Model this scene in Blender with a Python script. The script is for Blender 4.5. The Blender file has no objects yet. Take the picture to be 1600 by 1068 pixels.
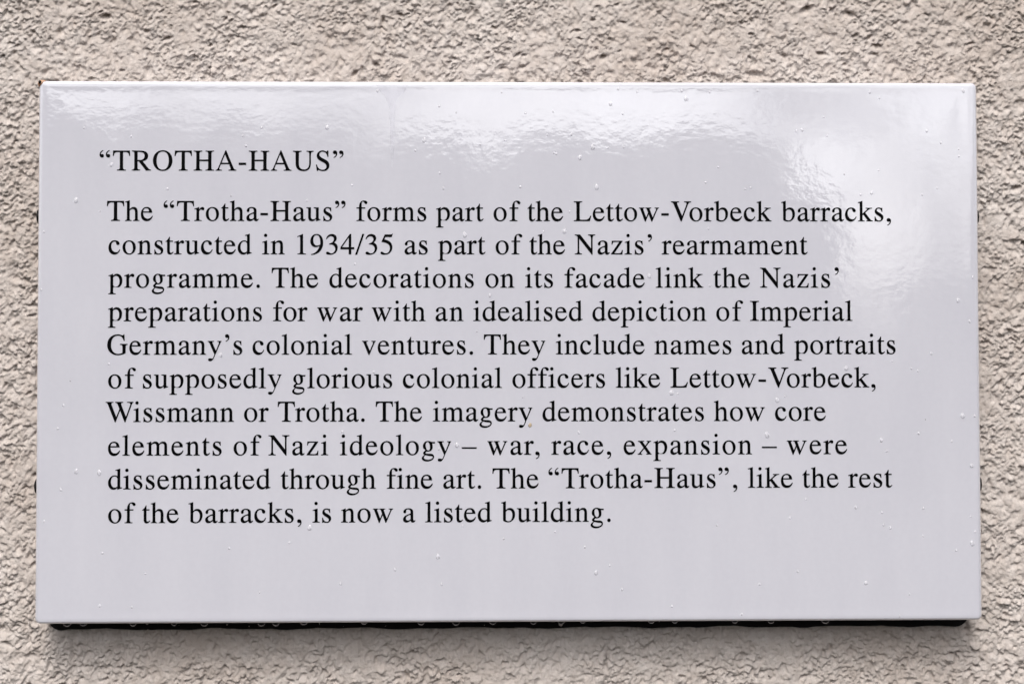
import bpy, bmesh, math, random
import numpy as np
from mathutils import Vector

R = math.radians
sc = bpy.context.scene
C = sc.collection
Z0 = 1.70                      # height of the plate's centre above the ground
PW, PH = 0.6030, 0.3452        # plate width, height

# ---------------------------------------------------------------- camera
cam_d = bpy.data.cameras.new("camera")
cam = bpy.data.objects.new("camera", cam_d)
C.objects.link(cam)
cam_d.sensor_width = 36
cam_d.lens = 50
cam_d.clip_start = 0.02
cam_d.clip_end = 500
cam.location = (-0.0149034, -0.9073935, Z0 - 0.0205078)
yaw, pit, rol = 0.0171975, 0.0280636, -0.0013071
F = Vector((math.sin(yaw) * math.cos(pit), math.cos(yaw) * math.cos(pit), math.sin(pit)))
Rt = F.cross(Vector((0, 0, 1))).normalized()
U = Rt.cross(F)
R2 = Rt * math.cos(rol) + U * math.sin(rol)
U2 = -Rt * math.sin(rol) + U * math.cos(rol)
from mathutils import Matrix
cam.rotation_euler = Matrix((R2, U2, -F)).transposed().to_euler()
cam_d.dof.use_dof = True
cam_d.dof.focus_distance = 0.907
cam_d.dof.aperture_fstop = 4.0
sc.camera = cam

# ---------------------------------------------------------------- sky and sun (overcast, light from high up behind the viewer)
SUN_EL = R(56)
SUN_AZ = R(180 + 10)
w = bpy.data.worlds.new("World")
sc.world = w
w.use_nodes = True
nt = w.node_tree
nt.nodes.clear()
def N(tree, kind, **kw):
    n = tree.nodes.new(kind)
    for k, v in kw.items():
        if k in n.inputs.keys():
            n.inputs[k].default_value = v
        else:
            setattr(n, k, v)
    return n
sky = N(nt, 'ShaderNodeTexSky', sky_type='NISHITA', sun_disc=False, sun_elevation=SUN_EL, sun_rotation=SUN_AZ,
        altitude=60, air_density=1.0, dust_density=6.0, ozone_density=1.0)
hs = N(nt, 'ShaderNodeHueSaturation', Saturation=0.32, Value=1.0)
tc = N(nt, 'ShaderNodeTexCoord')
cmap = N(nt, 'ShaderNodeMapping')
cmap.inputs['Location'].default_value = CLOUDS = (2.61, 0.0, 0.0)
cl = N(nt, 'ShaderNodeTexNoise', Scale=8.0, Detail=5.0, Roughness=0.55)
mr = N(nt, 'ShaderNodeMapRange')
mr.inputs['From Min'].default_value = 0.38
mr.inputs['From Max'].default_value = 0.62
mr.inputs['To Min'].default_value = 0.7
mr.inputs['To Max'].default_value = 1.9
mx = N(nt, 'ShaderNodeVectorMath', operation='SCALE')
bg = N(nt, 'ShaderNodeBackground', Strength=0.15)
wo = N(nt, 'ShaderNodeOutputWorld')
L = nt.links.new
L(tc.outputs['Generated'], cmap.inputs['Vector'])
L(cmap.outputs['Vector'], cl.inputs['Vector'])
L(cl.outputs['Fac'], mr.inputs['Value'])
L(sky.outputs['Color'], hs.inputs['Color'])
L(hs.outputs['Color'], mx.inputs[0])
# two thin, bright places in the overcast, low over the wood: they show mirrored in the enamel
tot = mr.outputs['Result']
for d_, sg, k_ in (((0.222, -0.907, 0.142), 0.030, 0.95), ((0.292, -0.907, 0.165), 0.026, 0.35), ((0.197, -0.907, 0.188), 0.022, -0.45), ((0.262, -0.907, 0.176), 0.016, -0.45), ((0.235, -0.907, 0.10), 0.03, 0.35)):
    v_ = Vector(d_).normalized()
    dt = N(nt, 'ShaderNodeVectorMath', operation='DISTANCE')
    dt.inputs[1].default_value = v_
    L(tc.outputs['Generated'], dt.inputs[0])
    q1 = N(nt, 'ShaderNodeMath', operation='DIVIDE'); L(dt.outputs['Value'], q1.inputs[0]); q1.inputs[1].default_value = sg
    q2 = N(nt, 'ShaderNodeMath', operation='POWER'); L(q1.outputs[0], q2.inputs[0]); q2.inputs[1].default_value = 2
    q3 = N(nt, 'ShaderNodeMath', operation='MULTIPLY'); L(q2.outputs[0], q3.inputs[0]); q3.inputs[1].default_value = -1
    q4 = N(nt, 'ShaderNodeMath', operation='EXPONENT'); L(q3.outputs[0], q4.inputs[0])
    q5 = N(nt, 'ShaderNodeMath', operation='MULTIPLY_ADD'); L(q4.outputs[0], q5.inputs[0]); q5.inputs[1].default_value = k_
    L(tot, q5.inputs[2]); tot = q5.outputs[0]
L(tot, mx.inputs['Scale'])
L(mx.outputs['Vector'], bg.inputs['Color'])
L(bg.outputs['Background'], wo.inputs['Surface'])

sun_d = bpy.data.lights.new("sun", 'SUN')
sun_d.energy = 1.1
sun_d.angle = R(18)
sun_d.color = (1.0, 0.96, 0.9)
sun = bpy.data.objects.new("sun", sun_d)
C.objects.link(sun)
# travels from behind the viewer, down onto the wall
dirv = Vector((math.sin(SUN_AZ) * math.cos(SUN_EL), math.cos(SUN_AZ) * math.cos(SUN_EL), math.sin(SUN_EL)))
sun.rotation_euler = dirv.to_track_quat('Z', 'Y').to_euler()

sc.view_settings.view_transform = 'Standard'
sc.view_settings.look = 'None'
sc.view_settings.exposure = -0.10
sc.view_settings.gamma = 1.0

# ---------------------------------------------------------------- helpers
def mat(name):
    m = bpy.data.materials.new(name)
    m.use_nodes = True
    t = m.node_tree
    b = t.nodes['Principled BSDF']
    return m, t, b

def link(name, me, parent=None, m=None):
    o = bpy.data.objects.new(name, me)
    C.objects.link(o)
    if parent is not None:
        o.parent = parent
    if m is not None:
        me.materials.append(m)
    return o

def tag(o, label=None, cat=None, group=None, kind=None):
    if label: o['label'] = label
    if cat: o['category'] = cat
    if group: o['group'] = group
    if kind: o['kind'] = kind
    return o

def np_mesh(name, verts, quads, smooth=True):
    me = bpy.data.meshes.new(name)
    k = quads.shape[1]
    me.vertices.add(len(verts))
    me.vertices.foreach_set('co', np.ascontiguousarray(verts, np.float32).ravel())
    me.loops.add(quads.size)
    me.loops.foreach_set('vertex_index', np.ascontiguousarray(quads, np.int32).ravel())
    me.polygons.add(len(quads))
    me.polygons.foreach_set('loop_start', np.arange(0, quads.size, k, dtype=np.int32))
    me.polygons.foreach_set('loop_total', np.full(len(quads), k, np.int32))
    me.polygons.foreach_set('use_smooth', np.full(len(quads), smooth))
    me.update(calc_edges=True)
    return me

# ---------------------------------------------------------------- materials
def noise(t, vec, scale, detail=2.0, rough=0.5):
    n = N(t, 'ShaderNodeTexNoise', Scale=scale, Detail=detail, Roughness=rough)
    t.links.new(vec, n.inputs['Vector'])
    return n.outputs['Fac']

def math_node(t, op, a, b=None):
    n = N(t, 'ShaderNodeMath', operation=op)
    for i, v in enumerate((a, b)):
        if v is None: continue
        if isinstance(v, (int, float)): n.inputs[i].default_value = v
        else: t.links.new(v, n.inputs[i])
    return n.outputs[0]

# roughcast render
M_wall, t, b = mat("cream_roughcast")
tcn = N(t, 'ShaderNodeTexCoord').outputs['Object']
ramp = N(t, 'ShaderNodeValToRGB')
ramp.color_ramp.elements[0].position = 0.3
ramp.color_ramp.elements[0].color = WALL_A = (0.495, 0.42, 0.37, 1)
ramp.color_ramp.elements[1].position = 0.7
ramp.color_ramp.elements[1].color = WALL_B = (0.69, 0.635, 0.60, 1)
mixn = math_node(t, 'ADD', math_node(t, 'MULTIPLY', noise(t, tcn, 140, 4, 0.6), 0.4), math_node(t, 'MULTIPLY', noise(t, tcn, 7, 3, 0.5), 0.6))
t.links.new(mixn, ramp.inputs['Fac'])
# sparse dark dots: shade in pinholes painted into the colour
pin_shade = N(t, 'ShaderNodeTexVoronoi', Scale=95.0)
t.links.new(tcn, pin_shade.inputs['Vector'])
sep = N(t, 'ShaderNodeSeparateColor')
t.links.new(pin_shade.outputs['Color'], sep.inputs[0])
gm = math_node(t, 'MULTIPLY', math_node(t, 'LESS_THAN', pin_shade.outputs['Distance'], 0.055), math_node(t, 'LESS_THAN', sep.outputs[0], 0.07))
mixc = N(t, 'ShaderNodeMix', data_type='RGBA')
t.links.new(gm, mixc.inputs[0])
t.links.new(ramp.outputs['Color'], mixc.inputs[6])
mixc.inputs[7].default_value = (0.03, 0.022, 0.016, 1)
t.links.new(mixc.outputs[2], b.inputs['Base Color'])
b.inputs['Roughness'].default_value = 0.85
b.inputs['Specular IOR Level'].default_value = 0.25
bmp = N(t, 'ShaderNodeBump', Strength=1.0, Distance=0.00045)
t.links.new(math_node(t, 'ADD', noise(t, tcn, 900, 3, 0.6), math_node(t, 'MULTIPLY', noise(t, tcn, 350, 3, 0.6), 1.3)), bmp.inputs['Height'])
t.links.new(bmp.outputs['Normal'], b.inputs['Normal'])

# vitreous enamel: glassy white with the orange-peel waviness of fired enamel
M_enamel, t, b = mat("white_enamel")
tcn = N(t, 'ShaderNodeTexCoord').outputs['Object']
er = N(t, 'ShaderNodeValToRGB')
er.color_ramp.elements[0].position = 0.35
er.color_ramp.elements[0].color = (0.715, 0.713, 0.79, 1)
er.color_ramp.elements[1].position = 0.65
er.color_ramp.elements[1].color = (0.76, 0.757, 0.83, 1)
emap = N(t, 'ShaderNodeMapping')
emap.inputs['Scale'].default_value = (1.6, 1.0, 0.35)
t.links.new(tcn, emap.inputs['Vector'])
t.links.new(math_node(t, 'ADD', math_node(t, 'MULTIPLY', noise(t, emap.outputs[0], 22, 5, 0.6), 0.65), math_node(t, 'MULTIPLY', noise(t, tcn, 260, 3, 0.7), 0.35)), er.inputs['Fac'])
t.links.new(er.outputs['Color'], b.inputs['Base Color'])
b.inputs['Roughness'].default_value = 0.03
b.inputs['IOR'].default_value = 2.0
b.inputs['Coat Weight'].default_value = 1.0
b.inputs['Coat IOR'].default_value = 1.8
b.inputs['Coat Roughness'].default_value = 0.03
mp = N(t, 'ShaderNodeMapping')
mp.inputs['Scale'].default_value = (1.0, 1.0, 1.35)
t.links.new(tcn, mp.inputs['Vector'])
h1 = math_node(t, 'MULTIPLY', noise(t, mp.outputs[0], 150, 2.0, 0.6), 0.000052)
h2 = math_node(t, 'MULTIPLY', noise(t, tcn, 40, 1, 0.5), 0.00008)
bmp = N(t, 'ShaderNodeBump', Strength=1.0, Distance=1.0)
t.links.new(math_node(t, 'ADD', h1, h2), bmp.inputs['Height'])
t.links.new(bmp.outputs['Normal'], b.inputs['Normal'])
t.links.new(bmp.outputs['Normal'], b.inputs['Coat Normal'])

M_ink, t, b = mat("black_fired_lettering")
b.inputs['Base Color'].default_value = (0.0015, 0.0015, 0.002, 1)
b.inputs['Roughness'].default_value = 0.55
b.inputs['Specular IOR Level'].default_value = 0.05

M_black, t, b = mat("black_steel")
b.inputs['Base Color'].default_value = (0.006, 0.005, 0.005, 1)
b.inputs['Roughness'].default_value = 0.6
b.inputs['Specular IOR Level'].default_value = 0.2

M_rust, t, b = mat("orange_rust")
tcn = N(t, 'ShaderNodeTexCoord').outputs['Object']
ramp = N(t, 'ShaderNodeValToRGB')
ramp.color_ramp.elements[0].color = (0.32, 0.12, 0.045, 1)
ramp.color_ramp.elements[0].position = 0.35
ramp.color_ramp.elements[1].color = (0.72, 0.5, 0.36, 1)
ramp.color_ramp.elements[1].position = 0.65
t.links.new(noise(t, tcn, 900, 2, 0.6), ramp.inputs['Fac'])
t.links.new(ramp.outputs['Color'], b.inputs['Base Color'])
b.inputs['Roughness'].default_value = 0.9

M_tan, t, b = mat("tan_stain")
b.inputs['Base Color'].default_value = (0.5, 0.4, 0.28, 1)
b.inputs['Roughness'].default_value = 0.6

# rain water: white diffuse stands in for light gathered in the drops
M_water = bpy.data.materials.new("rain_water")
M_water.use_nodes = True
t = M_water.node_tree
t.nodes.clear()
tr = N(t, 'ShaderNodeBsdfTransparent', Color=(0.99, 0.99, 1, 1))
df = N(t, 'ShaderNodeBsdfDiffuse', Color=(0.95, 0.95, 0.97, 1))
gl = N(t, 'ShaderNodeBsdfGlossy', Roughness=0.12)
m1 = N(t, 'ShaderNodeMixShader', Fac=0.42)
m2 = N(t, 'ShaderNodeMixShader', Fac=0.08)
ou = N(t, 'ShaderNodeOutputMaterial')
t.links.new(tr.outputs[0], m1.inputs[1]); t.links.new(df.outputs[0], m1.inputs[2])
t.links.new(m1.outputs[0], m2.inputs[1]); t.links.new(gl.outputs[0], m2.inputs[2])
t.links.new(m2.outputs[0], ou.inputs['Surface'])
m1.inputs[0].default_value = 0.34
m2.inputs[0].default_value = 0.08

M_leaf, t, b = mat("tree_foliage")
tcn = N(t, 'ShaderNodeTexCoord').outputs['Object']
ramp = N(t, 'ShaderNodeValToRGB')
ramp.color_ramp.elements[0].color = (0.014, 0.02, 0.011, 1)
ramp.color_ramp.elements[1].color = (0.045, 0.06, 0.03, 1)
t.links.new(noise(t, tcn, 1.5, 3, 0.6), ramp.inputs['Fac'])
t.links.new(ramp.outputs['Color'], b.inputs['Base Color'])
b.inputs['Roughness'].default_value = 0.7

M_ground, t, b = mat("wet_paving")
tcn = N(t, 'ShaderNodeTexCoord').outputs['Object']
ramp = N(t, 'ShaderNodeValToRGB')
ramp.color_ramp.elements[0].color = (0.018, 0.018, 0.016, 1)
ramp.color_ramp.elements[1].color = (0.035, 0.034, 0.03, 1)
t.links.new(noise(t, tcn, 3, 6, 0.6), ramp.inputs['Fac'])
t.links.new(ramp.outputs['Color'], b.inputs['Base Color'])
b.inputs['Roughness'].default_value = 0.9
b.inputs['Specular IOR Level'].default_value = 0.2

# ---------------------------------------------------------------- tables
# baseline height on the plate (mm from its centre), then each word with the left and right end of its ink (mm)
LINES = [
 (114.46, [("“TROTHA-HAUS”", -262.12, -106.86), ]),
 (82.30, [("The", -257.24, -228.02), ("“Trotha-Haus”", -221.31, -105.49), ("forms", -98.55, -53.90), ("part", -47.77, -17.29), ("of", -11.07, 6.26), ("the", 10.56, 33.61), ("Lettow-Vorbeck", 40.37, 167.45), ("barracks,", 173.64, 244.45), ]),
 (61.01, [("constructed", -256.09, -165.19), ("in", -158.60, -144.15), ("1934/35", -136.21, -75.34), ("as", -67.90, -53.00), ("part", -46.54, -16.08), ("of", -9.74, 7.46), ("the", 11.76, 34.79), ("Nazis’", 40.94, 90.51), ("rearmament", 96.67, 190.60), ]),
 (39.72, [("programme.", -256.03, -159.83), ("The", -152.51, -122.72), ("decorations", -115.79, -23.58), ("on", -16.30, 2.31), ("its", 9.14, 27.08), ("facade", 34.33, 85.79), ("link", 92.76, 123.37), ("the", 129.66, 153.31), ("Nazis’", 159.77, 210.57), ]),
 (18.43, [("preparations", -256.09, -158.45), ("for", -151.42, -129.54), ("war", -123.48, -94.36), ("with", -88.74, -54.41), ("an", -48.08, -30.20), ("idealised", -24.00, 45.95), ("depiction", 52.09, 125.23), ("of", 131.48, 148.86), ("Imperial", 153.18, 219.14), ]),
 (-2.86, [("Germany’s", -256.47, -170.84), ("colonial", -164.46, -101.25), ("ventures.", -94.94, -24.09), ("They", -17.35, 21.96), ("include", 28.62, 85.62), ("names", 91.77, 141.22), ("and", 147.71, 175.25), ("portraits", 181.42, 246.70), ]),
 (-24.15, [("of", -255.73, -238.13), ("supposedly", -233.76, -145.91), ("glorious", -139.29, -75.57), ("colonial", -68.94, -5.66), ("officers", 0.88, 60.15), ("like", 66.90, 95.49), ("Lettow-Vorbeck,", 101.92, 233.62), ]),
 (-45.44, [("Wissmann", -257.20, -175.94), ("or", -169.65, -153.96), ("Trotha.", -148.36, -93.04), ("The", -86.13, -56.62), ("imagery", -49.78, 13.62), ("demonstrates", 20.03, 123.34), ("how", 129.70, 162.32), ("core", 168.80, 201.55), ]),
 (-66.73, [("elements", -255.53, -183.67), ("of", -176.17, -158.43), ("Nazi", -154.09, -116.16), ("ideology", -108.85, -38.09), ("–", -31.46, -21.80), ("war,", -15.16, 18.28), ("race,", 25.63, 63.90), ("expansion", 71.79, 153.98), ("–", 160.25, 169.90), ("were", 176.26, 215.08), ]),
 (-88.02, [("disseminated", -255.38, -152.68), ("through", -146.40, -85.86), ("fine", -79.04, -49.77), ("art.", -43.18, -18.96), ("The", -11.92, 17.63), ("“Trotha-Haus”,", 23.75, 144.42), ("like", 151.18, 180.01), ("the", 185.96, 209.44), ("rest", 215.40, 243.89), ]),
 (-109.31, [("of", -255.16, -237.81), ("the", -233.86, -210.56), ("barracks,", -204.50, -132.96), ("is", -126.07, -114.23), ("now", -107.95, -74.95), ("a", -68.58, -60.94), ("listed", -54.56, -12.35), ("building.", -6.36, 63.47), ]),
]
# raindrops on the face: x, z (mm), 1 = large
DROPS = [(-271.8,141.6,0),(-242.1,136.3,0),(-159.1,141.8,0),(-169.2,130.3,0),(-171.3,136.8,0),(-254.6,118.2,1),(-218.8,102.7,0),(-178.5,98.3,0),(-276.8,95.7,0),(-130.0,95.4,0),(128.1,165.4,0),(158.7,166.3,0),(231.5,165.7,0),(237.6,161.9,0),(201.9,149.4,0),(183.7,140.3,0),(187.4,141.1,0),(203.5,137.4,0),(268.1,140.5,0),(277.2,133.0,0),(288.7,128.9,0),(288.7,124.3,0),(236.8,115.2,0),(214.5,112.7,0),(274.4,103.6,0),(264.8,99.5,0),(232.2,100.7,1),(225.1,99.5,0),(133.2,117.1,0),(125.3,107.2,0),(154.2,103.9,0),(150.4,103.1,0),(292.0,166.6,1),(64.2,157.9,1),(112.8,161.3,1),(110.0,166.2,0),(69.2,167.4,0),(81.5,165.3,0),(-5.7,165.1,0),(-45.9,156.0,0),(-34.8,151.9,0),(9.5,151.6,0),(27.2,152.8,0),(72.0,151.3,0),(-55.3,134.1,1),(-61.0,127.5,0),(-19.6,131.3,0),(-3.6,134.2,0),(23.5,137.6,0),(39.1,138.0,0),(52.6,129.8,1),(62.5,129.4,0),(72.3,129.8,0),(29.2,125.6,0),(27.9,126.0,0),(44.4,123.2,1),(-45.4,113.2,0),(6.2,104.2,0),(55.0,104.2,1),(-43.0,103.3,0),(-101.4,105.3,0),(-117.4,142.3,1),(-85.2,165.8,0),(-295.4,-108.2,0),(-258.6,-128.1,0),(-231.5,-141.1,0),(-178.7,-125.5,0),(-140.7,-122.0,0),(-159.2,-153.4,0),(-239.9,-162.4,0),(-260.0,-161.5,0),(-127.8,-112.7,1),(-285.5,-87.6,0),(220.2,-100.8,0),(237.0,-104.1,0),(238.2,-111.8,0),(242.3,-113.9,0),(263.3,-101.7,0),(294.1,-106.7,0),(296.9,-116.5,0),(294.8,-123.8,1),(263.2,-119.2,0),(182.6,-141.3,0),(158.4,-149.4,0),(226.4,-148.8,1),(254.2,-156.2,0),(188.2,-95.4,0),(177.9,-107.2,0),(284.5,-128.3,0),(131.2,-111.9,0),(146.8,-168.4,0),(247.9,-170.0,0),(-46.6,-131.2,1),(-73.8,-139.2,0),(-108.3,-148.0,0),(47.0,-125.4,0),(53.9,-141.7,1),(70.5,-152.3,0),(102.3,-163.0,0),(-44.2,-148.6,0),(62.8,-137.3,0),(-276.8,95.3,1),(-261.7,88.4,0),(-296.9,75.3,0),(-255.4,-8.6,0),(-279.6,-19.2,0),(-283.9,-35.0,0),(-287.4,-49.6,0),(-275.5,-76.7,1),(-261.0,-77.6,1),(-285.1,-88.4,0),(-298.6,38.6,0),(297.0,46.3,0),(287.3,31.5,1),(294.6,17.9,0),(269.6,-2.6,0),(260.9,-13.7,0),(256.8,-12.1,0),(289.5,-42.5,1),(297.3,-42.5,0),(260.9,-53.5,0),(282.3,-58.8,0),(294.9,-74.4,1),(263.7,-101.3,0),(-99.3,54.9,0),(-29.5,73.4,1),(-13.6,34.8,0),(-21.8,11.9,0),(37.7,88.6,0),(34.4,75.8,1),(20.9,75.4,0),(126.8,77.5,0),(88.5,47.1,1),(127.5,41.0,0),(-13.2,34.4,0),(-184.5,-3.0,1),(-87.4,-14.1,0),(-107.2,-51.9,0),(-34.4,-60.6,1),(-46.2,-63.0,0),(102.5,-27.4,1),(106.6,-28.3,0),(7.6,-30.2,0),(43.1,-52.6,0),(104.4,-51.5,0),(214.7,-12.0,1),(244.4,-7.5,0),(170.2,-32.4,1),(175.5,-30.0,0),(163.5,-54.5,1),(237.0,-57.9,1),(240.2,-64.9,0),(261.3,-53.9,0),(219.8,-100.8,0),(-30.8,-111.8,0),(-4.8,-120.0,0),(28.2,-115.6,0)]
HANGING = [-283.3, -272.8, -241.4, -215.2, -195.9, -159.6, -150.3, -132.5, -94.0, -57.6, -35.3, -11.7, 14.3, 32.2, 46.0, 90.0, 105.1, 143.9, 167.2, 202.4]
TREE_TOPS = [(-8.08, 6.87), (-7.26, 6.8), (-6.57, 6.76), (-5.4, 6.71), (-4.24, 6.57), (-1.9, 6.26), (0.44, 6.18), (2.78, 6.16), (3.96, 6.39), (4.67, 6.15), (5.14, 5.74), (5.72, 5.27), (6.25, 4.92), (6.58, 2.1), (7.58, 2.1), (7.89, 3.62), (8.42, 3.68), (9.01, 3.62)]

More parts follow.
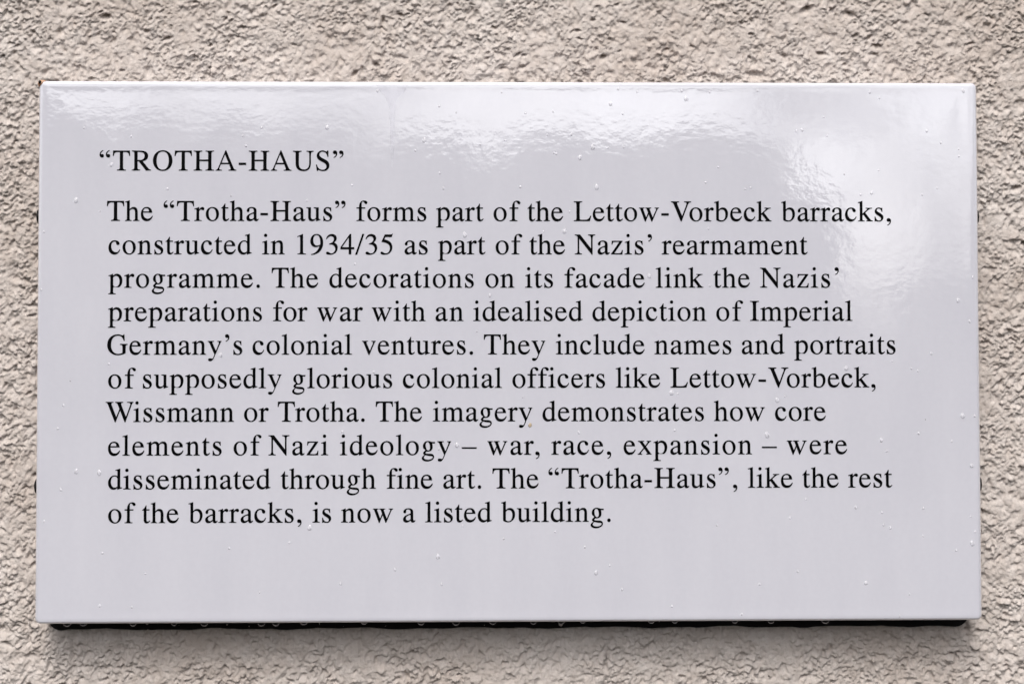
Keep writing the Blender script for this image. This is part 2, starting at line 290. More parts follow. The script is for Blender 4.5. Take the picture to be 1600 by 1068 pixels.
GLYPHS = {
'A': (722, "M15 0 L15 19 C56 24 76 44 104 106 L341 674 L362 674 L600 111 C628 44 650 24 706 19 L706 0 L451 0 L451 19 C500 21 520 30 520 56 C520 68 517 82 510 98 L465 216 L184 216 L143 119 C134 97 129 76 129 60 C129 31 158 21 213 19 L213 0 Z M201 257 L324 551 L448 257 Z"),
'G': (722, "M709 354 L463 354 L463 335 C530 330 546 318 546 251 L546 62 C515 36 460 21 399 21 C250 21 152 140 152 328 C152 520 240 640 390 640 C490 640 556 580 587 463 L611 463 L603 676 L580 676 C574 650 560 640 544 640 C535 640 520 643 500 652 C465 667 425 676 381 676 C176 676 32 533 32 329 C32 125 170 -14 385 -14 C480 -14 580 12 646 57 L646 251 C646 318 660 330 709 335 Z"),
'H': (722, "M19 0 L19 19 C90 23 108 36 108 109 L108 553 C108 626 90 639 19 643 L19 662 L298 662 L298 643 C229 639 210 626 210 553 L210 362 L511 362 L511 553 C511 626 492 639 423 643 L423 662 L702 662 L702 643 C631 639 613 626 613 553 L613 109 C613 36 631 23 702 19 L702 0 L423 0 L423 19 C492 23 511 36 511 109 L511 318 L210 318 L210 109 C210 36 229 23 298 19 L298 0 Z"),
'I': (333, "M18 0 L18 19 C92 23 115 36 115 109 L115 553 C115 626 92 639 18 643 L18 662 L315 662 L315 643 C241 639 218 626 218 553 L218 109 C218 36 241 23 315 19 L315 0 Z"),
'L': (611, "M12 0 L12 19 C84 23 102 36 102 109 L102 553 C102 626 84 639 12 643 L12 662 L293 662 L293 643 C222 639 204 626 204 553 L204 90 C204 50 218 40 270 40 L372 40 C492 40 532 68 573 174 L598 174 L550 0 Z"),
'N': (722, "M707 662 L472 662 L472 643 C547 638 567 618 567 526 L567 182 L188 662 L12 662 L12 643 C55 640 73 630 109 587 L109 136 C109 44 88 24 12 19 L12 0 L247 0 L247 19 C173 24 154 44 154 136 L154 540 L590 -11 L612 -11 L612 526 C612 618 632 638 707 643 Z"),
'O': (722, "M361 676 C550 676 688 535 688 331 C688 130 550 -14 361 -14 C172 -14 34 130 34 331 C34 535 172 676 361 676 Z M361 641 C225 641 149 530 149 331 C149 132 225 21 361 21 C497 21 573 132 573 331 C573 530 497 641 361 641 Z"),
'R': (667, "M17 0 L17 19 C84 24 102 40 102 109 L102 553 C102 622 85 638 17 643 L17 662 L294 662 C475 662 559 602 559 491 C559 390 494 332 369 317 L567 73 C595 37 615 24 659 19 L659 0 L494 0 L253 308 L204 308 L204 109 C204 38 222 24 294 19 L294 0 Z M204 345 L204 596 C204 620 211 625 247 625 C385 625 449 588 449 488 C449 385 380 345 238 345 Z"),
'S': (556, "M425 676 C422 650 414 640 399 640 C391 640 377 643 362 650 C330 665 298 676 259 676 C148 676 67 600 67 502 C67 409 123 360 251 299 C354 250 398 210 398 147 C398 73 346 24 263 24 C161 24 94 84 66 199 L42 199 L72 -10 L95 -10 C97 13 105 24 120 24 C129 24 141 21 160 14 C200 -3 236 -14 277 -14 C402 -14 491 67 491 176 C491 272 435 333 295 398 C200 443 150 482 150 545 C150 602 194 642 259 642 C348 642 406 590 431 472 L456 472 L450 676 Z"),
'T': (611, "M593 492 L587 662 L23 662 L17 492 L40 492 C54 590 82 620 176 620 L254 620 L254 109 C254 36 231 23 160 19 L160 0 L452 0 L452 19 C379 23 356 36 356 109 L356 620 L434 620 C528 620 556 590 570 492 Z"),
'U': (722, "M705 662 L473 662 L473 643 C547 638 567 618 567 526 L567 262 C567 102 505 34 388 34 C268 34 204 94 204 237 L204 553 C204 624 222 638 294 643 L294 662 L14 662 L14 643 C84 638 102 624 102 553 L102 250 C102 74 190 -14 367 -14 C530 -14 612 76 612 258 L612 526 C612 618 632 638 705 643 Z"),
'V': (722, "M697 662 L463 662 L463 643 C518 640 548 627 548 597 C548 580 543 557 533 531 L392 160 L231 548 C224 568 216 588 216 603 C216 632 238 640 286 643 L286 662 L16 662 L16 643 C65 639 88 619 112 562 L349 -11 L368 -11 L577 537 C608 619 640 640 697 643 Z"),
'W': (944, "M932 662 L727 662 L727 643 C783 640 836 630 836 598 C836 580 832 556 822 530 L687 157 L540 524 C528 556 518 584 518 602 C518 630 540 640 587 643 L587 662 L325 662 L325 643 C368 640 386 628 412 576 L470 430 L360 150 L211 524 C200 555 191 583 191 601 C191 630 210 640 256 643 L256 662 L5 662 L5 643 C44 639 62 622 84 570 L316 -11 L334 -11 L489 382 L646 -11 L664 -11 L862 535 C888 610 905 638 932 643 Z"),
'a': (444, "M442 66 L442 40 C410 5 388 -10 357 -10 C320 -10 298 14 292 64 C236 13 189 -10 139 -10 C78 -10 37 34 37 96 C37 130 51 163 79 187 C116 219 171 246 288 288 L288 332 C288 398 256 431 203 431 C159 431 130 407 130 374 C130 366 132 353 132 344 C132 319 112 299 88 299 C64 299 47 318 47 345 C47 407 119 460 214 460 C278 460 327 441 351 408 C367 385 371 362 371 315 L371 127 C371 66 380 49 403 49 C416 49 426 53 442 66 Z M288 258 L288 121 C288 100 285 92 269 81 C244 64 216 52 193 52 C151 52 124 82 124 128 C124 185 170 219 288 258 Z"),
'b': (500, "M153 378 C188 430 240 460 300 460 C396 460 468 372 468 247 C468 97 368 -10 232 -10 C160 -10 69 20 69 56 L69 568 C69 614 62 625 32 625 C22 625 15 624 3 622 L3 638 L28 645 C78 659 108 669 148 683 L153 681 Z M153 320 L153 72 C153 46 200 20 247 20 C330 20 384 95 384 220 C384 335 336 401 258 401 C205 401 153 355 153 320 Z"),
'c': (444, "M412 147 C370 40 305 -10 219 -10 C103 -10 25 81 25 212 C25 297 57 372 109 418 C145 448 190 460 238 460 C320 460 389 412 389 354 C389 328 366 308 336 308 C311 308 290 328 283 356 L280 375 C273 412 259 425 226 425 C156 425 108 365 108 277 C108 148 180 60 280 60 C330 60 362 84 398 156 Z"),
'd': (500, "M491 42 L345 -10 L340 -7 L340 58 C304 10 263 -10 209 -10 C105 -10 27 78 27 203 C27 343 124 460 245 460 C286 460 315 447 342 418 L342 573 C342 612 334 623 301 623 C292 623 284 622 271 621 L271 637 C329 651 370 664 424 683 L427 681 L427 119 C427 66 434 56 472 56 C478 56 482 56 491 58 Z M342 345 C338 395 297 431 247 431 C165 431 113 357 113 246 C113 127 168 52 250 52 C287 52 326 76 342 103 Z"),
'e': (444, "M408 164 L424 157 C388 46 316 -10 221 -10 C101 -10 25 82 25 223 C25 365 107 460 229 460 C320 460 399 396 405 277 L97 277 C101 137 160 66 251 66 C322 66 364 96 408 164 Z M99 309 L304 309 C299 391 272 425 211 425 C150 425 108 384 99 309 Z"),
'f': (333, "M309 450 L309 418 L188 418 L188 104 C188 33 203 20 280 16 L280 0 L22 0 L22 16 C91 20 103 33 103 104 L103 418 L21 418 L21 450 L104 450 C104 602 164 683 276 683 C340 683 383 650 383 611 C383 588 363 569 338 569 C319 569 304 580 289 606 C272 635 260 653 234 653 C203 653 186 630 186 583 L186 450 Z"),
'g': (500, "M470 388 L470 427 L393 427 C373 427 358 430 338 437 L316 445 C289 455 262 460 236 460 C143 460 69 388 69 297 C69 234 96 196 163 163 L121 125 C88 96 75 76 75 56 C75 35 87 23 128 3 C57 -49 28 -82 28 -117 C28 -172 107 -218 205 -218 C325 -218 441 -150 441 -64 C441 -10 399 28 333 31 L217 36 C169 38 147 46 147 60 C147 78 176 110 199 117 C213 115 224 115 236 115 C326 115 390 175 390 257 C390 310 385 352 370 388 Z M226 433 C180 433 151 392 151 328 C151 235 190 143 240 143 C284 143 309 180 309 245 C309 345 276 433 226 433 Z M146 -4 C108 -44 93 -66 93 -92 C93 -138 150 -166 238 -166 C332 -166 405 -125 405 -76 C405 -48 382 -36 316 -33 C250 -30 195 -18 146 -4 Z"),
'h': (500, "M10 0 L10 15 C60 19 71 33 71 96 L71 573 C71 614 62 625 28 625 L10 624 L10 640 C70 654 112 667 152 683 L155 680 L155 378 C205 437 245 460 300 460 C380 460 427 399 427 288 L427 102 C427 33 436 20 487 15 L487 0 L279 0 L279 15 C332 20 343 35 343 102 L343 284 C343 358 315 398 254 398 C218 398 190 379 155 336 L155 101 C155 35 167 20 220 15 L220 0 Z"),
'i': (278, "M16 0 L16 16 C82 20 94 31 94 101 L94 324 C94 374 88 394 64 394 C52 394 36 392 20 389 L20 405 L175 460 L178 457 L178 101 C178 31 188 20 253 16 L253 0 Z M130 683 C159 683 181 660 181 631 C181 602 159 580 130 580 C101 580 78 602 78 631 C78 660 101 683 130 683 Z"),
'k': (500, "M7 0 L7 15 C60 20 69 31 69 92 L69 573 C69 614 63 625 35 625 L7 622 L7 638 C66 653 108 667 148 683 L152 681 L152 248 L290 370 C315 393 322 405 322 416 C322 429 308 434 276 435 L276 450 L482 450 L482 435 C428 432 397 420 350 380 L243 289 L404 82 C445 32 463 20 505 15 L505 0 L286 0 L286 15 C318 17 328 20 328 31 C328 40 318 56 299 80 L184 228 L152 202 L152 92 C152 29 165 19 223 15 L223 0 Z"),
'l': (278, "M19 0 L19 15 C84 20 97 33 97 92 L97 568 C97 612 88 623 56 623 C45 623 34 622 19 621 L19 637 C80 652 124 665 176 683 L181 680 L181 88 C181 31 190 20 257 15 L257 0 Z"),
'm': (778, "M16 0 L16 15 C72 19 84 34 84 96 L84 326 C84 375 76 392 52 392 C42 392 32 391 19 387 L19 404 C72 420 109 434 156 460 L163 458 L163 382 C222 440 258 460 310 460 C369 460 408 431 424 380 C482 440 524 460 574 460 C657 460 698 400 698 286 L698 92 C698 34 708 20 746 17 L775 15 L775 0 L553 0 L553 15 C604 20 614 33 614 92 L614 291 C614 366 592 401 538 401 C500 401 468 386 432 343 L433 312 L433 92 C433 34 444 20 502 15 L502 0 L283 0 L283 15 C338 20 349 34 349 92 L349 297 C349 366 323 401 276 401 C237 401 194 379 168 347 L168 92 C168 33 178 20 230 15 L230 0 Z"),
'n': (500, "M16 0 L16 15 C68 19 80 34 80 96 L80 326 C80 375 73 392 50 392 C40 392 31 391 18 387 L18 404 C70 420 106 434 154 460 L161 458 L161 379 C213 434 252 460 304 460 C385 460 425 400 425 290 L425 92 C425 34 436 20 485 15 L485 0 L281 0 L281 15 C330 20 341 34 341 96 L341 295 C341 366 318 401 266 401 C231 401 200 386 164 346 L164 92 C164 33 175 20 230 15 L230 0 Z"),
'o': (500, "M250 460 C378 460 470 366 470 233 C470 90 374 -10 246 -10 C120 -10 29 88 29 226 C29 366 122 460 250 460 Z M242 432 C165 432 117 360 117 252 C117 120 176 18 261 18 C334 18 382 86 382 199 C382 340 325 432 242 432 Z"),
'p': (500, "M5 -217 L5 -200 C62 -194 73 -182 73 -126 L73 331 C73 376 66 390 40 390 C30 390 20 390 9 388 L9 404 C60 420 100 434 151 460 L157 458 L157 383 C198 437 240 460 290 460 C392 460 470 371 470 243 C470 99 384 -10 266 -10 C225 -10 202 -1 159 36 L159 -123 C159 -186 172 -196 247 -197 L247 -217 Z M159 330 L159 90 C159 56 204 24 250 24 C330 24 383 97 383 212 C383 325 333 397 258 397 C208 397 159 362 159 330 Z"),
'r': (333, "M5 0 L5 15 C64 20 76 33 76 92 L76 331 C76 378 70 391 43 391 C32 391 20 390 7 387 L7 404 C60 420 102 436 155 460 L160 458 L160 366 C203 435 240 460 276 460 C311 460 335 439 335 407 C335 379 318 360 293 360 C266 360 250 387 231 387 C209 387 160 344 160 310 L160 99 C160 33 172 20 245 15 L245 0 Z"),
's': (389, "M316 322 L310 450 L299 450 L295 446 C291 443 290 442 288 442 C282 442 272 444 262 449 C239 457 218 460 194 460 C116 460 59 407 59 335 C59 278 92 240 176 192 C236 158 276 130 276 86 C276 45 246 17 200 17 C138 17 96 62 72 153 L54 153 L54 -6 L67 -6 C72 3 78 6 88 6 C98 6 108 4 124 -2 C148 -8 174 -10 194 -10 C280 -10 348 51 348 126 C348 183 320 223 252 264 L168 313 C140 330 124 354 124 377 C124 411 152 433 191 433 C245 433 276 400 298 322 Z"),
't': (278, "M255 450 L255 418 L154 418 L154 128 C154 68 168 43 201 43 C226 43 244 54 268 80 L279 70 C247 14 209 -10 162 -10 C102 -10 70 33 70 114 L70 418 L17 418 L13 425 C60 452 96 496 141 579 L154 579 L154 450 Z"),
'u': (500, "M479 52 L479 37 C424 22 387 9 342 -10 L337 -7 L337 78 C291 18 244 -10 192 -10 C118 -10 71 40 71 128 L71 372 C71 417 60 430 9 434 L9 450 L155 450 L155 140 C155 86 188 49 235 49 C277 49 334 83 334 114 L334 372 C334 417 320 430 259 433 L259 450 L418 450 L418 118 C418 64 432 54 479 52 Z"),
'v': (500, "M477 450 L338 450 L338 435 C372 432 394 422 394 400 C394 388 391 370 383 350 L282 110 L177 361 C169 381 163 395 163 407 C163 428 178 433 215 435 L215 450 L19 450 L19 435 C50 432 59 424 76 383 L241 -14 L264 -14 L424 355 C450 415 455 430 477 435 Z"),
'w': (722, "M694 450 L555 450 L555 435 C588 432 604 424 604 402 C604 390 600 376 590 355 L483 114 L389 366 C382 386 377 398 377 409 C377 428 392 433 430 435 L430 450 L237 450 L237 435 C268 432 276 424 290 388 L329 285 L259 117 L165 369 C158 389 154 399 154 409 C154 427 166 433 200 435 L200 450 L21 450 L21 435 C49 432 56 422 71 380 L218 -14 L238 -14 L345 242 L441 -14 L461 -14 L624 356 C650 414 662 431 694 435 Z"),
'x': (500, "M24 450 L24 435 C56 432 68 425 90 396 L215 222 L97 78 C62 32 46 19 17 15 L17 0 L161 0 L161 15 C131 16 118 22 118 34 C118 46 128 64 141 83 L234 196 L332 60 C340 48 344 38 344 30 C344 20 334 16 304 15 L304 0 L479 0 L479 15 C446 19 436 56 412 92 L289 264 L376 370 C410 412 430 430 466 435 L466 450 L320 450 L320 435 C342 434 354 428 354 414 C354 404 348 392 337 370 L271 289 L197 392 C190 404 186 412 186 420 C186 430 198 434 229 435 L229 450 Z"),
'y': (500, "M475 450 L344 450 L344 435 C374 433 394 424 394 402 C394 390 394 378 388 360 L289 112 L180 360 C171 381 165 396 165 407 C165 427 180 433 222 434 L222 450 L14 450 L14 435 C40 430 52 422 75 385 L244 0 L214 -78 C196 -124 182 -139 161 -139 C150 -139 136 -136 118 -131 C104 -128 88 -128 76 -128 C48 -128 30 -146 30 -171 C30 -199 55 -218 92 -218 C152 -218 190 -180 224 -98 L414 335 C440 398 452 430 475 434 Z"),
'z': (444, "M27 0 L27 15 L309 421 L158 421 C94 421 78 406 63 332 L44 332 L51 450 L409 450 L409 435 L125 30 L279 30 C355 30 378 52 396 140 L418 137 L407 0 Z"),
'1': (500, "M394 0 L118 0 L118 15 C181 18 206 30 206 92 L206 546 C206 580 198 596 172 596 C160 596 140 590 111 578 L111 594 L291 676 L296 674 L296 92 C296 30 320 18 394 15 Z"),
'3': (500, "M61 510 L45 514 C70 619 144 676 240 676 C330 676 396 618 396 537 C396 480 362 435 305 393 C386 362 431 305 431 219 C431 80 325 -14 161 -14 C84 -14 43 8 43 38 C43 62 62 78 88 78 C110 78 128 71 155 50 C182 29 200 23 222 23 C295 23 356 92 356 173 C356 281 277 338 153 338 L153 352 C246 380 311 430 311 506 C311 565 273 607 211 607 C148 607 102 578 61 510 Z"),
'4': (500, "M472 167 L472 231 L370 231 L370 676 L326 676 L12 231 L12 167 L292 167 L292 0 L370 0 L370 167 Z M292 231 L52 231 L292 574 Z"),
'5': (500, "M438 681 L431 688 C420 668 412 662 390 662 L174 662 L63 424 L66 415 C270 390 350 325 350 205 C350 100 290 24 205 24 C175 24 152 34 124 54 C96 75 80 80 66 80 C45 80 32 68 32 48 C32 10 78 -14 147 -14 C310 -14 424 84 424 240 C424 385 320 468 154 494 L188 583 L377 583 C395 583 402 586 408 598 Z"),
'9': (500, "M59 -22 L56 -2 C189 21 304 110 342 290 C290 252 250 241 206 241 C100 241 30 321 30 444 C30 578 119 676 240 676 C371 676 459 568 459 394 C459 165 315 -15 59 -22 Z M368 336 C374 530 330 648 236 648 C166 648 122 582 122 478 C122 360 172 288 250 288 C298 288 366 312 368 336 Z"),
'/': (278, "M-9 -14 L231 676 L287 676 L47 -14 Z"),
'.': (250, "M125 100 C156 100 181 76 181 45 C181 14 156 -11 125 -11 C94 -11 70 14 70 45 C70 76 94 100 125 100 Z"),
',': (250, "M82 -141 L76 -127 C132 -97 160 -57 160 -21 C160 -10 153 -5 142 -5 C134 -5 124 -10 112 -10 C77 -10 56 12 56 46 C56 79 80 102 115 102 C161 102 195 66 195 10 C195 -56 158 -110 82 -141 Z"),
'-': (333, "M39 192 L39 258 L285 258 L285 192 Z"),
'\u2013': (500, "M0 208 L0 248 L500 248 L500 208 Z"),
}

KERN = {('T','r'):-35, ('T','h'):0, ('V','o'):-129, ('W','i'):-40, ('r',','):-40, ('r','.'):-55, ('y',','):-65, ('y','.'):-65,
        ('w','-'):0, ('\u2019','s'):-55, ('y','\u2019'):-10, ('s','\u201d'):0, ('T','R'):0, ('-','V'):0}

# ---------------------------------------------------------------- the rendered wall
rng = np.random.default_rng(7)
def band_noise(shape, px, lam, aniso=1.0, slope=2.0):
    """smooth random field whose typical feature size is lam metres"""
    f = np.fft.rfft2(rng.standard_normal(shape))
    ky = np.fft.fftfreq(shape[0], px)[:, None] * 1.0
    kx = np.fft.rfftfreq(shape[1], px)[None, :] * aniso
    k = np.sqrt(kx * kx + ky * ky) * lam
    g = k ** 1.0 * np.exp(-0.5 * k ** 2 * 1.2)
    o = np.fft.irfft2(f * g, s=shape)
    return o / o.std()

AMP = 1.05
def build_wall():
    px = 0.0007
    X0, X1, Zb, Zt = -0.48, 0.48, -0.33, 0.33
    nx = int(round((X1 - X0) / px)) + 1
    nz = int(round((Zt - Zb) / px)) + 1
    sh = (nz, nx)
    # coarse lie of the render, then lumps, then crumbs; crests are rounded off, troughs stay sharp
    a = 0.9 * band_noise(sh, px, 0.034, 0.7) + 1.0 * band_noise(sh, px, 0.0135, 0.75) + 0.85 * band_noise(sh, px, 0.0066, 0.8)
    a = a / a.std()
    lump = np.where(a > 0, 0.62 * np.tanh(a / 1.1), a * 0.85)
    c2 = band_noise(sh, px, 0.0036, 0.85)
    crumb = np.where(c2 > 0.2, 0.55 * (c2 - 0.2) + 0.2, c2)
    dens = band_noise(sh, px, 0.055)
    rough = 1 / (1 + np.exp(-dens * 1.8))          # some patches are crumbly, some float-smoothed
    hh = AMP * (0.00072 * lump + 0.00026 * (0.45 + 0.9 * rough) * crumb + 0.00010 * (0.4 + rough) * band_noise(sh, px, 0.0021))
    # loose grains caught in the render
    g = np.zeros(sh)
    n = 36000
    cxs = rng.uniform(0, nx, n); czs = rng.uniform(0, nz, n)
    rad = rng.lognormal(math.log(0.00092), 0.45, n).clip(0.0007, 0.0030) / px
    for i in range(n):
        ix, iz = int(cxs[i]), int(czs[i])
        if rough[iz, ix] < rng.uniform(0, 0.9): continue
        r = rad[i]; k = int(r) + 1
        a0, a1, b0, b1 = max(iz - k, 0), min(iz + k + 1, nz), max(ix - k, 0), min(ix + k + 1, nx)
        zz = (np.arange(a0, a1) - czs[i])[:, None] * 1.25; xx = (np.arange(b0, b1) - cxs[i])[None, :]
        d2 = (xx * xx + zz * zz) / (r * r)
        dome = 0.55 * r * px * np.clip(1 - d2, 0, 1) ** 0.7
        np.maximum(g[a0:a1, b0:b1], dome, out=g[a0:a1, b0:b1])
    hh += AMP * g
    # short, mostly level pits and undercuts between the crumbs
    pit = np.zeros(sh)
    n = 8000
    cxs = rng.uniform(0, nx, n); czs = rng.uniform(0, nz, n)
    for i in range(n):
        ix, iz = int(cxs[i]), int(czs[i])
        if rough[iz, ix] + 0.12 < rng.uniform(0, 1.1): continue
        ra = rng.lognormal(math.log(0.0012), 0.5); rb = ra * rng.uniform(0.25, 0.6)
        an = rng.normal(0.05, 0.45); dp = rng.uniform(0.6, 1.6) * min(1.5 * rb + 0.0004, 0.0015)
        k = int(2.2 * ra / px) + 1
        a0, a1, b0, b1 = max(iz - k, 0), min(iz + k + 1, nz), max(ix - k, 0), min(ix + k + 1, nx)
        zz = (np.arange(a0, a1) - czs[i])[:, None] * px; xx = (np.arange(b0, b1) - cxs[i])[None, :] * px
        ca, sa = math.cos(an), math.sin(an)
        u = (xx * ca + zz * sa) / ra; v = (-xx * sa + zz * ca) / rb
        d = dp * np.exp(-(u * u + v * v) ** 1.5)
        np.maximum(pit[a0:a1, b0:b1], d, out=pit[a0:a1, b0:b1])
    hh -= 1.75 * pit
    hh -= np.median(hh)
    # fade to the plain level at the border of the patch
    ex = np.minimum(np.arange(nx), np.arange(nx)[::-1])[None, :] * px
    ez = np.minimum(np.arange(nz), np.arange(nz)[::-1])[:, None] * px
    hh *= np.clip(np.minimum(ex, ez) / 0.006, 0, 1)
    x = np.linspace(X0, X1, nx)[None, :] + np.zeros(sh)
    z = np.linspace(Zb, Zt, nz)[:, None] + np.zeros(sh)
    z = z - 0.8 * hh                       # wet render sags: the undersides are steep
    y = WALL_Y - hh
    co = np.stack([x, y, z + Z0], -1).reshape(-1, 3)
    idx = np.arange(nx * nz).reshape(sh)
    q = np.stack([idx[:-1, :-1], idx[:-1, 1:], idx[1:, 1:], idx[1:, :-1]], -1)
    xc = x[:-1, :-1]; zc = z[:-1, :-1]
    keep = ~((np.abs(xc) < 0.268) & (np.abs(zc) < 0.143))
    q = q[keep]
    used = np.zeros(nx * nz, bool); used[q.ravel()] = True
    remap = np.cumsum(used) - 1
    co = co[used]; q = remap[q]
    # plain sheet behind the plate and out to the ends of the wall
    def sheet(xa, xb, za, zb, y):
        nonlocal co, q
        k = len(co)
        co = np.vstack([co, [(xa, y, za), (xb, y, za), (xb, y, zb), (xa, y, zb)]])
        q = np.vstack([q, [[k, k + 1, k + 2, k + 3]]])
    sheet(-0.275, 0.275, Z0 - 0.15, Z0 + 0.15, WALL_Y + 0.004)
    # around the close patch the same render on a wider grid, then the plain wall
    def coarse(xa, xb, za, zb, p):
        nonlocal co, q
        mx_, mz_ = max(int(round((xb - xa) / p)), 1), max(int(round((zb - za) / p)), 1)
        xs = np.linspace(xa, xb, mx_ + 1); zs = np.linspace(za, zb, mz_ + 1)
        X, Z = np.meshgrid(xs, zs)
        H = hh[(np.abs(Z - Zb) / px * 0.83).astype(int) % nz, (np.abs(X - X0) / px * 0.83).astype(int) % nx] * 1.1
        e = np.minimum(np.minimum(X - xa, xb - X), np.minimum(Z - za, zb - Z))
        H = H * np.clip(e / 0.008, 0, 1)
        k = len(co)
        co = np.vstack([co, np.stack([X, WALL_Y - H, Z - 0.5 * H + Z0], -1).reshape(-1, 3)])
        ii = np.arange(X.size).reshape(X.shape) + k
        q = np.vstack([q, np.stack([ii[:-1, :-1], ii[:-1, 1:], ii[1:, 1:], ii[1:, :-1]], -1).reshape(-1, 4)])
    XW, ZW = 1.0, 0.75
    coarse(-XW, X0, -ZW, ZW, 0.0033); coarse(X1, XW, -ZW, ZW, 0.0033)
    coarse(X0, X1, -ZW, Zb, 0.0033); coarse(X0, X1, Zt, ZW, 0.0033)
    sheet(-4, -XW, 0, 3.6, WALL_Y); sheet(XW, 4, 0, 3.6, WALL_Y)
    sheet(-XW, XW, 0, Z0 - ZW, WALL_Y); sheet(-XW, XW, Z0 + ZW, 3.6, WALL_Y)
    me = np_mesh("rendered_wall", co, q)
    o = link("rendered_wall", me, None, M_wall)
    tag(o, "cream roughcast rendered house wall behind the white sign", "wall")

WALL_Y = 0.0245
build_wall()

# ground
gv = np.array([(-60, -60, 0), (60, -60, 0), (60, 2, 0), (-60, 2, 0)], float)
tag(link("ground", np_mesh("ground", gv, np.array([[0, 1, 2, 3]]), False), None, M_ground), kind='structure')

# ---------------------------------------------------------------- the wood opposite the house, seen mirrored in the enamel
def build_wood():
    r = np.random.default_rng(3)
    tx = np.array([a for a, _ in TREE_TOPS]); tz = np.array([b for _, b in TREE_TOPS]) + 0.15
    def top(x):
        z = np.interp(x, tx, tz)
        far = np.clip((np.abs(x - 0.5) - 9) / 6, 0, 1)
        z = z * (1 - far) + far * (9.5 + 1.4 * np.sin(x * 0.55) + 0.5 * np.sin(x * 1.31 + 1))
        return z
    def leaves(n, xr, size, y0, ysp):
        # clumps, then leaves in each clump
        nc = n // 40
        cx = r.uniform(*xr, nc); rad = r.uniform(0.25, 0.6, nc)
        cz = 0.1 + (top(cx) - rad * 0.8 - 0.1) * r.uniform(0, 1, nc) ** 0.6
        cy = y0 + r.uniform(-ysp, ysp, nc)
        d = r.standard_normal((nc, 40, 3)); d /= np.linalg.norm(d, axis=2, keepdims=True)
        d *= r.uniform(0.4, 1.05, (nc, 40, 1)) * rad[:, None, None]
        c = (np.stack([cx, cy, cz], -1)[:, None, :] + d).reshape(-1, 3)
        c[:, 2] = np.maximum(c[:, 2], 0.05)
        a = r.standard_normal((len(c), 3)); a /= np.linalg.norm(a, axis=1, keepdims=True)
        b_ = np.cross(a, r.standard_normal((len(c), 3))); b_ /= np.linalg.norm(b_, axis=1, keepdims=True)
        s = size * r.uniform(0.6, 1.3, (len(c), 1))
        v = np.stack([c - a * s, c + b_ * s * 0.6, c + a * s, c - b_ * s * 0.6], 1).reshape(-1, 3)
        return v
    v = np.vstack([leaves(120000, (-13, 13), 0.10, -25.5, 1.4), leaves(12000, (-45, -12), 0.35, -26, 2), leaves(12000, (12, 45), 0.35, -26, 2)])
    q = np.arange(len(v)).reshape(-1, 4)
    o = link("wood", np_mesh("wood", v, q, False), None, M_leaf)
    tag(o, "dense dark green wood far opposite the house, mirrored in the sign", "wood", kind='stuff')
build_wood()

# ---------------------------------------------------------------- the sign
sign = bpy.data.objects.new("information_sign", None)
C.objects.link(sign)
sign.location = (0, 0, Z0)
tag(sign, "glossy white enamel information sign with black serif text on the wall", "sign")

def build_plate():
    A, B = PW / 2, PH / 2
    # profile from the flat face outwards: (inset from the outline, depth behind the face)
    ra_, rb_ = 0.0019, 0.0036          # roll at top and bottom; at the sides it is wider
    prof = [(0.040, 0.0), (0.016, 0.0), (0.009, 0.00005), (0.0055, 0.00007), (0.0042, 0.00003), (0.0034, 0.00003)]
    for i in range(0, 10):
        a = i / 9 * math.pi / 2
        prof.append((ra_ - ra_ * math.sin(a), 0.00010 + rb_ - rb_ * math.cos(a)))
    prof += [(0.0, 0.0080), (0.0, 0.0165), (0.0012, 0.0165), (0.0012, 0.0060)]
    NS = 7
    rings = []
    for d, y in prof:
        rc = max(0.0034 - d, 0.0004)
        a, b2 = A - d * (1.75 if d < 0.006 else 1.75 - 0.75 * min((d - 0.006) / 0.01, 1)), B - d
        ring = []
        for (sx, sz, a0) in ((1, 1, 0), (-1, 1, 90), (-1, -1, 180), (1, -1, 270)):
            for j in range(NS):
                th = R(a0 + 90 * j / (NS - 1))
                ring.append((sx * (a - rc) + rc * math.cos(th), y, sz * (b2 - rc) + rc * math.sin(th)))
        rings.append(ring)
    bm = bmesh.new()
    vr = [[bm.verts.new(p) for p in ring] for ring in rings]
    n = len(vr[0])
    bm.faces.new(vr[0])
    for k in range(len(vr) - 1):
        for j in range(n):
            bm.faces.new((vr[k][j], vr[k + 1][j], vr[k + 1][(j + 1) % n], vr[k][(j + 1) % n]))
    bmesh.ops.recalc_face_normals(bm, faces=bm.faces)
    if bm.faces[0].normal.y > 0:
        bmesh.ops.reverse_faces(bm, faces=bm.faces)
    for f in bm.faces: f.smooth = True
    me = bpy.data.meshes.new("enamel_plate")
    bmesh.ops.translate(bm, verts=bm.verts, vec=(0, 0, -0.0004))
    bm.to_mesh(me); bm.free()
    return link("enamel_plate", me, sign, M_enamel)
build_plate()

# glyph meshes from bezier outlines
def parse(path):
    for c in 'MLCZ': path = path.replace(c, ' ' + c + ' ')
    tok = path.split(); i = 0; out = []; cur = None
    while i < len(tok):
        c = tok[i]
        if c == 'M':
            cur = [[(float(tok[i + 1]), float(tok[i + 2])), None, None]]; out.append(cur); i += 3
        elif c == 'L':
            cur.append([(float(tok[i + 1]), float(tok[i + 2])), None, None]); i += 3
        elif c == 'C':
            v = [float(s) for s in tok[i + 1:i + 7]]
            cur[-1][2] = (v[0], v[1])
            cur.append([(v[4], v[5]), (v[2], v[3]), None]); i += 7
        elif c == 'Z':
            if len(cur) > 1 and cur[0][0] == cur[-1][0]:
                cur[0][1] = cur[-1][1]; cur.pop()
            i += 1
        else:
            raise ValueError(path)
    return out

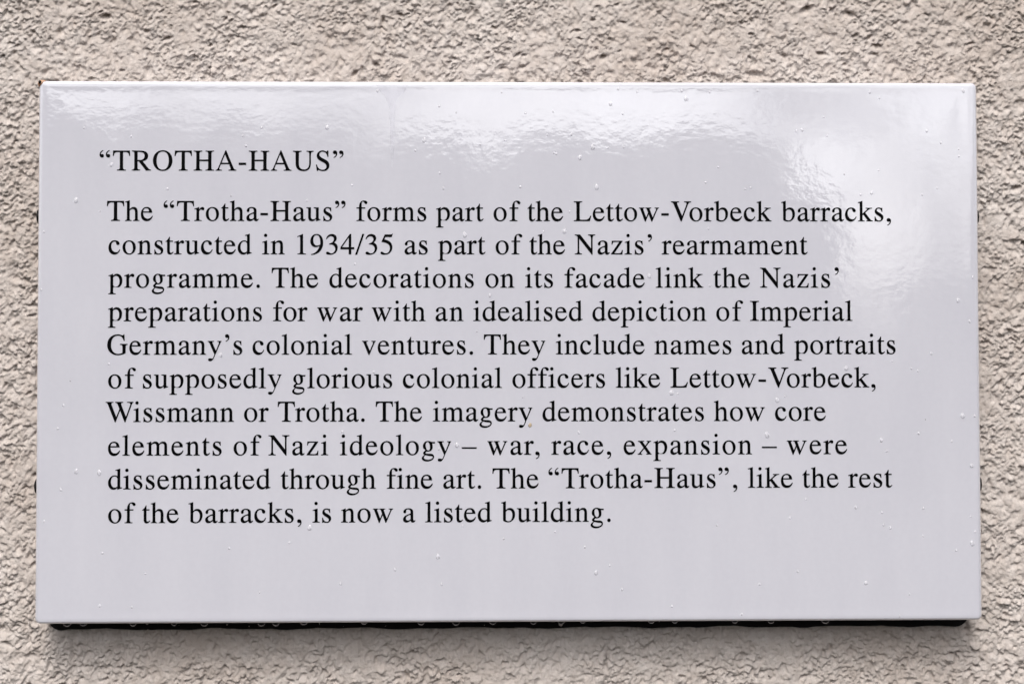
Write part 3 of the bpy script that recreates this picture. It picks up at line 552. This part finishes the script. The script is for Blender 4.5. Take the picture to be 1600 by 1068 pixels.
glyph_cache = {}
def glyph(ch):
    if ch in glyph_cache: return glyph_cache[ch]
    cu = bpy.data.curves.new("g", 'CURVE')
    cu.dimensions = '2D'; cu.fill_mode = 'BOTH'; cu.resolution_u = 7; cu.offset = 6.0
    for con in parse(GLYPHS[ch][1]):
        sp = cu.splines.new('BEZIER')
        sp.bezier_points.add(len(con) - 1)
        sp.use_cyclic_u = True
        for k, (p, hl, hr) in enumerate(con):
            bp = sp.bezier_points[k]
            bp.handle_left_type = bp.handle_right_type = 'FREE'
            bp.co = (p[0], p[1], 0)
            bp.handle_left = ((hl or p)[0], (hl or p)[1], 0)
            bp.handle_right = ((hr or p)[0], (hr or p)[1], 0)
    ob = bpy.data.objects.new("g", cu)
    C.objects.link(ob)
    dg = bpy.context.evaluated_depsgraph_get()
    me = ob.evaluated_get(dg).to_mesh()
    me.calc_loop_triangles()
    V = np.array([v.co[:2] for v in me.vertices])
    T = np.array([tuple(lt.vertices) for lt in me.loop_triangles], np.int32)
    # counter-clockwise seen from the front
    a, b_, c = V[T[:, 0]], V[T[:, 1]], V[T[:, 2]]
    flip = ((b_[:, 0] - a[:, 0]) * (c[:, 1] - a[:, 1]) - (b_[:, 1] - a[:, 1]) * (c[:, 0] - a[:, 0])) < 0
    T[flip] = T[flip][:, ::-1]
    bpy.data.objects.remove(ob)
    bpy.data.curves.remove(cu)
    glyph_cache[ch] = (V, T, V[:, 0].min(), V[:, 0].max())
    return glyph_cache[ch]

commaV = None
def compose(ch):
    """(parts, advance): curly quotes are built from the comma"""
    V, T, a, b_ = glyph(',')
    if ch == '\u2019': return [(V + (23, 574), T)], 333
    if ch == '\u201d': return [(V + (-26, 574), T), (V + (186, 574), T)], 444
    if ch == '\u201c': return [(-V + (238, 535), T), (-V + (450, 535), T)], 444
    V, T, a, b_ = glyph(ch)
    return [(V, T)], GLYPHS[ch][0]

EMX, EMY = 18.75, 19.0        # mm
INK_Y = -0.00012
def build_line(base, words):
    vs, ts, k = [], [], 0
    for word, xa, xb in words:
        pens, pen = [], 0.0
        parts = [compose(ch) for ch in word]
        for i, ch in enumerate(word):
            if i: pen += KERN.get((word[i - 1], ch), 0)
            pens.append(pen); pen += parts[i][1]
        lo = min(v[:, 0].min() for v, _ in parts[0][0])
        hi = max(v[:, 0].max() for v, _ in parts[-1][0]) + pens[-1]
        n = len(word) - 1
        s = EMX / 1000
        track = ((xb - xa) - (hi - lo) * s) / n if n else 0.0
        x0 = xa - lo * s if n else (xa + xb) / 2 - (lo + hi) / 2 * s
        for i in range(len(word)):
            for V, T in parts[i][0]:
                P = np.empty((len(V), 3))
                P[:, 0] = (x0 + (pens[i] + V[:, 0]) * s + i * track) / 1000
                P[:, 1] = INK_Y
                P[:, 2] = (base + V[:, 1] * EMY / 1000) / 1000
                vs.append(P); ts.append(T + k); k += len(V)
    return np_mesh("text_line", np.vstack(vs), np.vstack(ts), False)
for i, (base, words) in enumerate(LINES):
    o = link("heading" if i == 0 else "text_line", build_line(base, words), sign, M_ink)

# mounting rails behind the plate, their ends just showing at the sides
def rail(z):
    bm = bmesh.new()
    L_, hh, dd = 0.3062, 0.0050, 0.0075
    ring = []
    for k in range(12):
        a = k / 12 * 2 * math.pi
        ring.append((math.copysign(abs(math.cos(a)) ** 0.7, math.cos(a)) * dd + 0.0175, z + math.copysign(abs(math.sin(a)) ** 0.7, math.sin(a)) * hh))
    rows = []
    for x, s in ((-L_, 0.55), (-L_ + 0.0012, 1), (L_ - 0.0012, 1), (L_, 0.55)):
        rows.append([bm.verts.new((x, 0.0175 + (y - 0.0175) * s, z + (zz - z) * s)) for y, zz in ring])
    for r_ in range(3):
        for j in range(12):
            bm.faces.new((rows[r_][j], rows[r_][(j + 1) % 12], rows[r_ + 1][(j + 1) % 12], rows[r_ + 1][j]))
    bm.faces.new(rows[0][::-1]); bm.faces.new(rows[-1])
    bmesh.ops.recalc_face_normals(bm, faces=bm.faces)
    me = bpy.data.meshes.new("mounting_rail"); bm.to_mesh(me); bm.free()
    link("mounting_rail", me, sign, M_black)
rail(0.0864)
rail(-0.0870)

# added black board: the strip below the plate stands in for cast shade
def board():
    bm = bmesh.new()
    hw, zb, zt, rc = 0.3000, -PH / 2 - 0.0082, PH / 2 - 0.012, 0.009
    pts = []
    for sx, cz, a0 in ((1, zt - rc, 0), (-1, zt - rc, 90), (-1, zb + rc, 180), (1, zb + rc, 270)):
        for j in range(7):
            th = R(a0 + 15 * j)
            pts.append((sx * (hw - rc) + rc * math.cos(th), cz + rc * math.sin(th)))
        if a0 == 180:      # uneven lower edge for the shade strip
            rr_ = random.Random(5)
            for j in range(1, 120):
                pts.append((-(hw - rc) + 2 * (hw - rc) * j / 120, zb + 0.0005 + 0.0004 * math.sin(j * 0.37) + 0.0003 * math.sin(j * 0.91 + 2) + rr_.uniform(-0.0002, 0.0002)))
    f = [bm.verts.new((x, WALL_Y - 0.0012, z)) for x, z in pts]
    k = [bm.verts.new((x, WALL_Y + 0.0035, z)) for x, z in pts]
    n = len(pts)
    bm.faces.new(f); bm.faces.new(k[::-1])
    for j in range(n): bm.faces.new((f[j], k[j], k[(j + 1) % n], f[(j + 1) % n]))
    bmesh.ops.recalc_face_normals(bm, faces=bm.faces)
    me = bpy.data.meshes.new("shade_board"); bm.to_mesh(me); bm.free()
    link("shade_board", me, sign, M_black)
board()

def blob(cx, cy, cz, rx, ry, rz, seed, jag=0.18):
    rd = random.Random(seed)
    bm = bmesh.new()
    bmesh.ops.create_icosphere(bm, subdivisions=2, radius=1)
    for v in bm.verts:
        s = 1 + rd.uniform(-jag, jag)
        v.co = Vector((cx + v.co.x * rx * s, cy + v.co.y * ry * s, cz + v.co.z * rz * s))
    for f in bm.faces: f.smooth = True
    me = bpy.data.meshes.new("m"); bm.to_mesh(me); bm.free()
    return me
me = blob(-0.2995, 0.0030, 0.1702, 0.0029, 0.0030, 0.0026, 4)
link("rusty_corner", me, sign, M_rust)
me = blob(-0.3003, 0.0010, 0.1708, 0.0012, 0.0022, 0.0012, 5)
link("chipped_hole", me, sign, M_black)
# a thin run of rain water down from the top edge
def run():
    bm = bmesh.new()
    rows = [(0.1700, 0.0105, 0.0), (0.1665, 0.0085, 0.2), (0.1640, 0.0062, 0.1), (0.1610, 0.0040, -0.1), (0.1575, 0.0026, 0.0), (0.1530, 0.0019, 0.3),
            (0.1470, 0.0016, 0.1), (0.1400, 0.0014, 0.2), (0.1320, 0.0011, 0.1), (0.1240, 0.0007, 0.2), (0.1170, 0.0002, 0.2)]
    vs = []
    for z, hw, off in rows:
        vs.append([bm.verts.new((-0.0760 + off / 1000 + hw * c, -0.00015 - 0.00022 * (1 - c * c), z)) for c in (-1, -0.5, 0, 0.5, 1)])
    for a, b_ in zip(vs, vs[1:]):
        for j in range(4): bm.faces.new((a[j], b_[j], b_[j + 1], a[j + 1]))
    for f in bm.faces: f.smooth = True
    me = bpy.data.meshes.new("water_run"); bm.to_mesh(me); bm.free()
    link("water_run", me, sign, M_film)
M_film = M_water.copy(); M_film.name = "water_film"
for n_ in M_film.node_tree.nodes:
    if n_.type == 'MIX_SHADER': n_.inputs[0].default_value *= 0.35
run()
link("stain", blob(0.0121, 0.0, -0.0481, 0.0011, 0.0002, 0.0013, 6, 0.3), sign, M_tan)
link("speck", blob(0.2655, 0.0, -0.0449, 0.0003, 0.0002, 0.0003, 7, 0.3), sign, M_black)

# ---------------------------------------------------------------- rain
def drop_mesh(name, hang=False):
    bm = bmesh.new()
    bmesh.ops.create_uvsphere(bm, u_segments=14, v_segments=8, radius=1)
    if hang:      # hangs from a ledge: cut at the top
        bmesh.ops.bisect_plane(bm, geom=bm.verts[:] + bm.edges[:] + bm.faces[:], plane_co=(0, 0, 0.25), plane_no=(0, 0, 1), clear_outer=True)
    else:         # sits on the face (y = 0), bulging to -y, fuller at its foot
        bmesh.ops.bisect_plane(bm, geom=bm.verts[:] + bm.edges[:] + bm.faces[:], plane_co=(0, 0, 0), plane_no=(0, 1, 0), clear_outer=True)
        for v in bm.verts:
            v.co.x *= 1.0 - 0.28 * v.co.z
            v.co.y *= 0.45 * (1.0 - 0.35 * v.co.z)
    for f in bm.faces: f.smooth = True
    me = bpy.data.meshes.new(name); bm.to_mesh(me); bm.free()
    me.materials.append(M_water)
    return me
dm = drop_mesh("raindrop")
dh = drop_mesh("hanging_raindrop", True)
M_clear, t, b = mat("clear_water")
b.inputs['Base Color'].default_value = (1, 1, 1, 1)
b.inputs['Roughness'].default_value = 0.03
b.inputs['IOR'].default_value = 1.33
b.inputs['Transmission Weight'].default_value = 1.0
dh.materials.clear(); dh.materials.append(M_clear)
rd = random.Random(11)
first = None
for x, z, big in DROPS:
    o = bpy.data.objects.new("raindrop", dm) if first is None else first.copy()
    if first is None: first = o
    C.objects.link(o)
    s = rd.uniform(0.0010, 0.00145) if big else rd.uniform(0.0005, 0.0008)
    o.scale = (s, s, s * rd.uniform(1.1, 1.5))
    o.rotation_euler = (0, rd.uniform(-0.35, 0.35), 0)
    o.location = (x / 1000, -0.00002, Z0 + z / 1000)
    tag(o, "larger clear raindrop clinging to the glossy white sign face" if big else "tiny clear raindrop clinging to the glossy white sign face",
        "raindrop", "large raindrops on the sign face" if big else "tiny raindrops on the sign face")
first = None
for x in HANGING:
    o = bpy.data.objects.new("hanging_raindrop", dh) if first is None else first.copy()
    if first is None: first = o
    C.objects.link(o)
    s = rd.uniform(0.0021, 0.0029)
    o.scale = (s, s, s * rd.uniform(0.9, 1.2))
    o.location = (x / 1000, rd.uniform(0.008, 0.010), Z0 - PH / 2 - 0.0005)
    tag(o, "clear raindrop hanging below the bottom edge of the sign", "raindrop", "raindrops hanging under the sign")
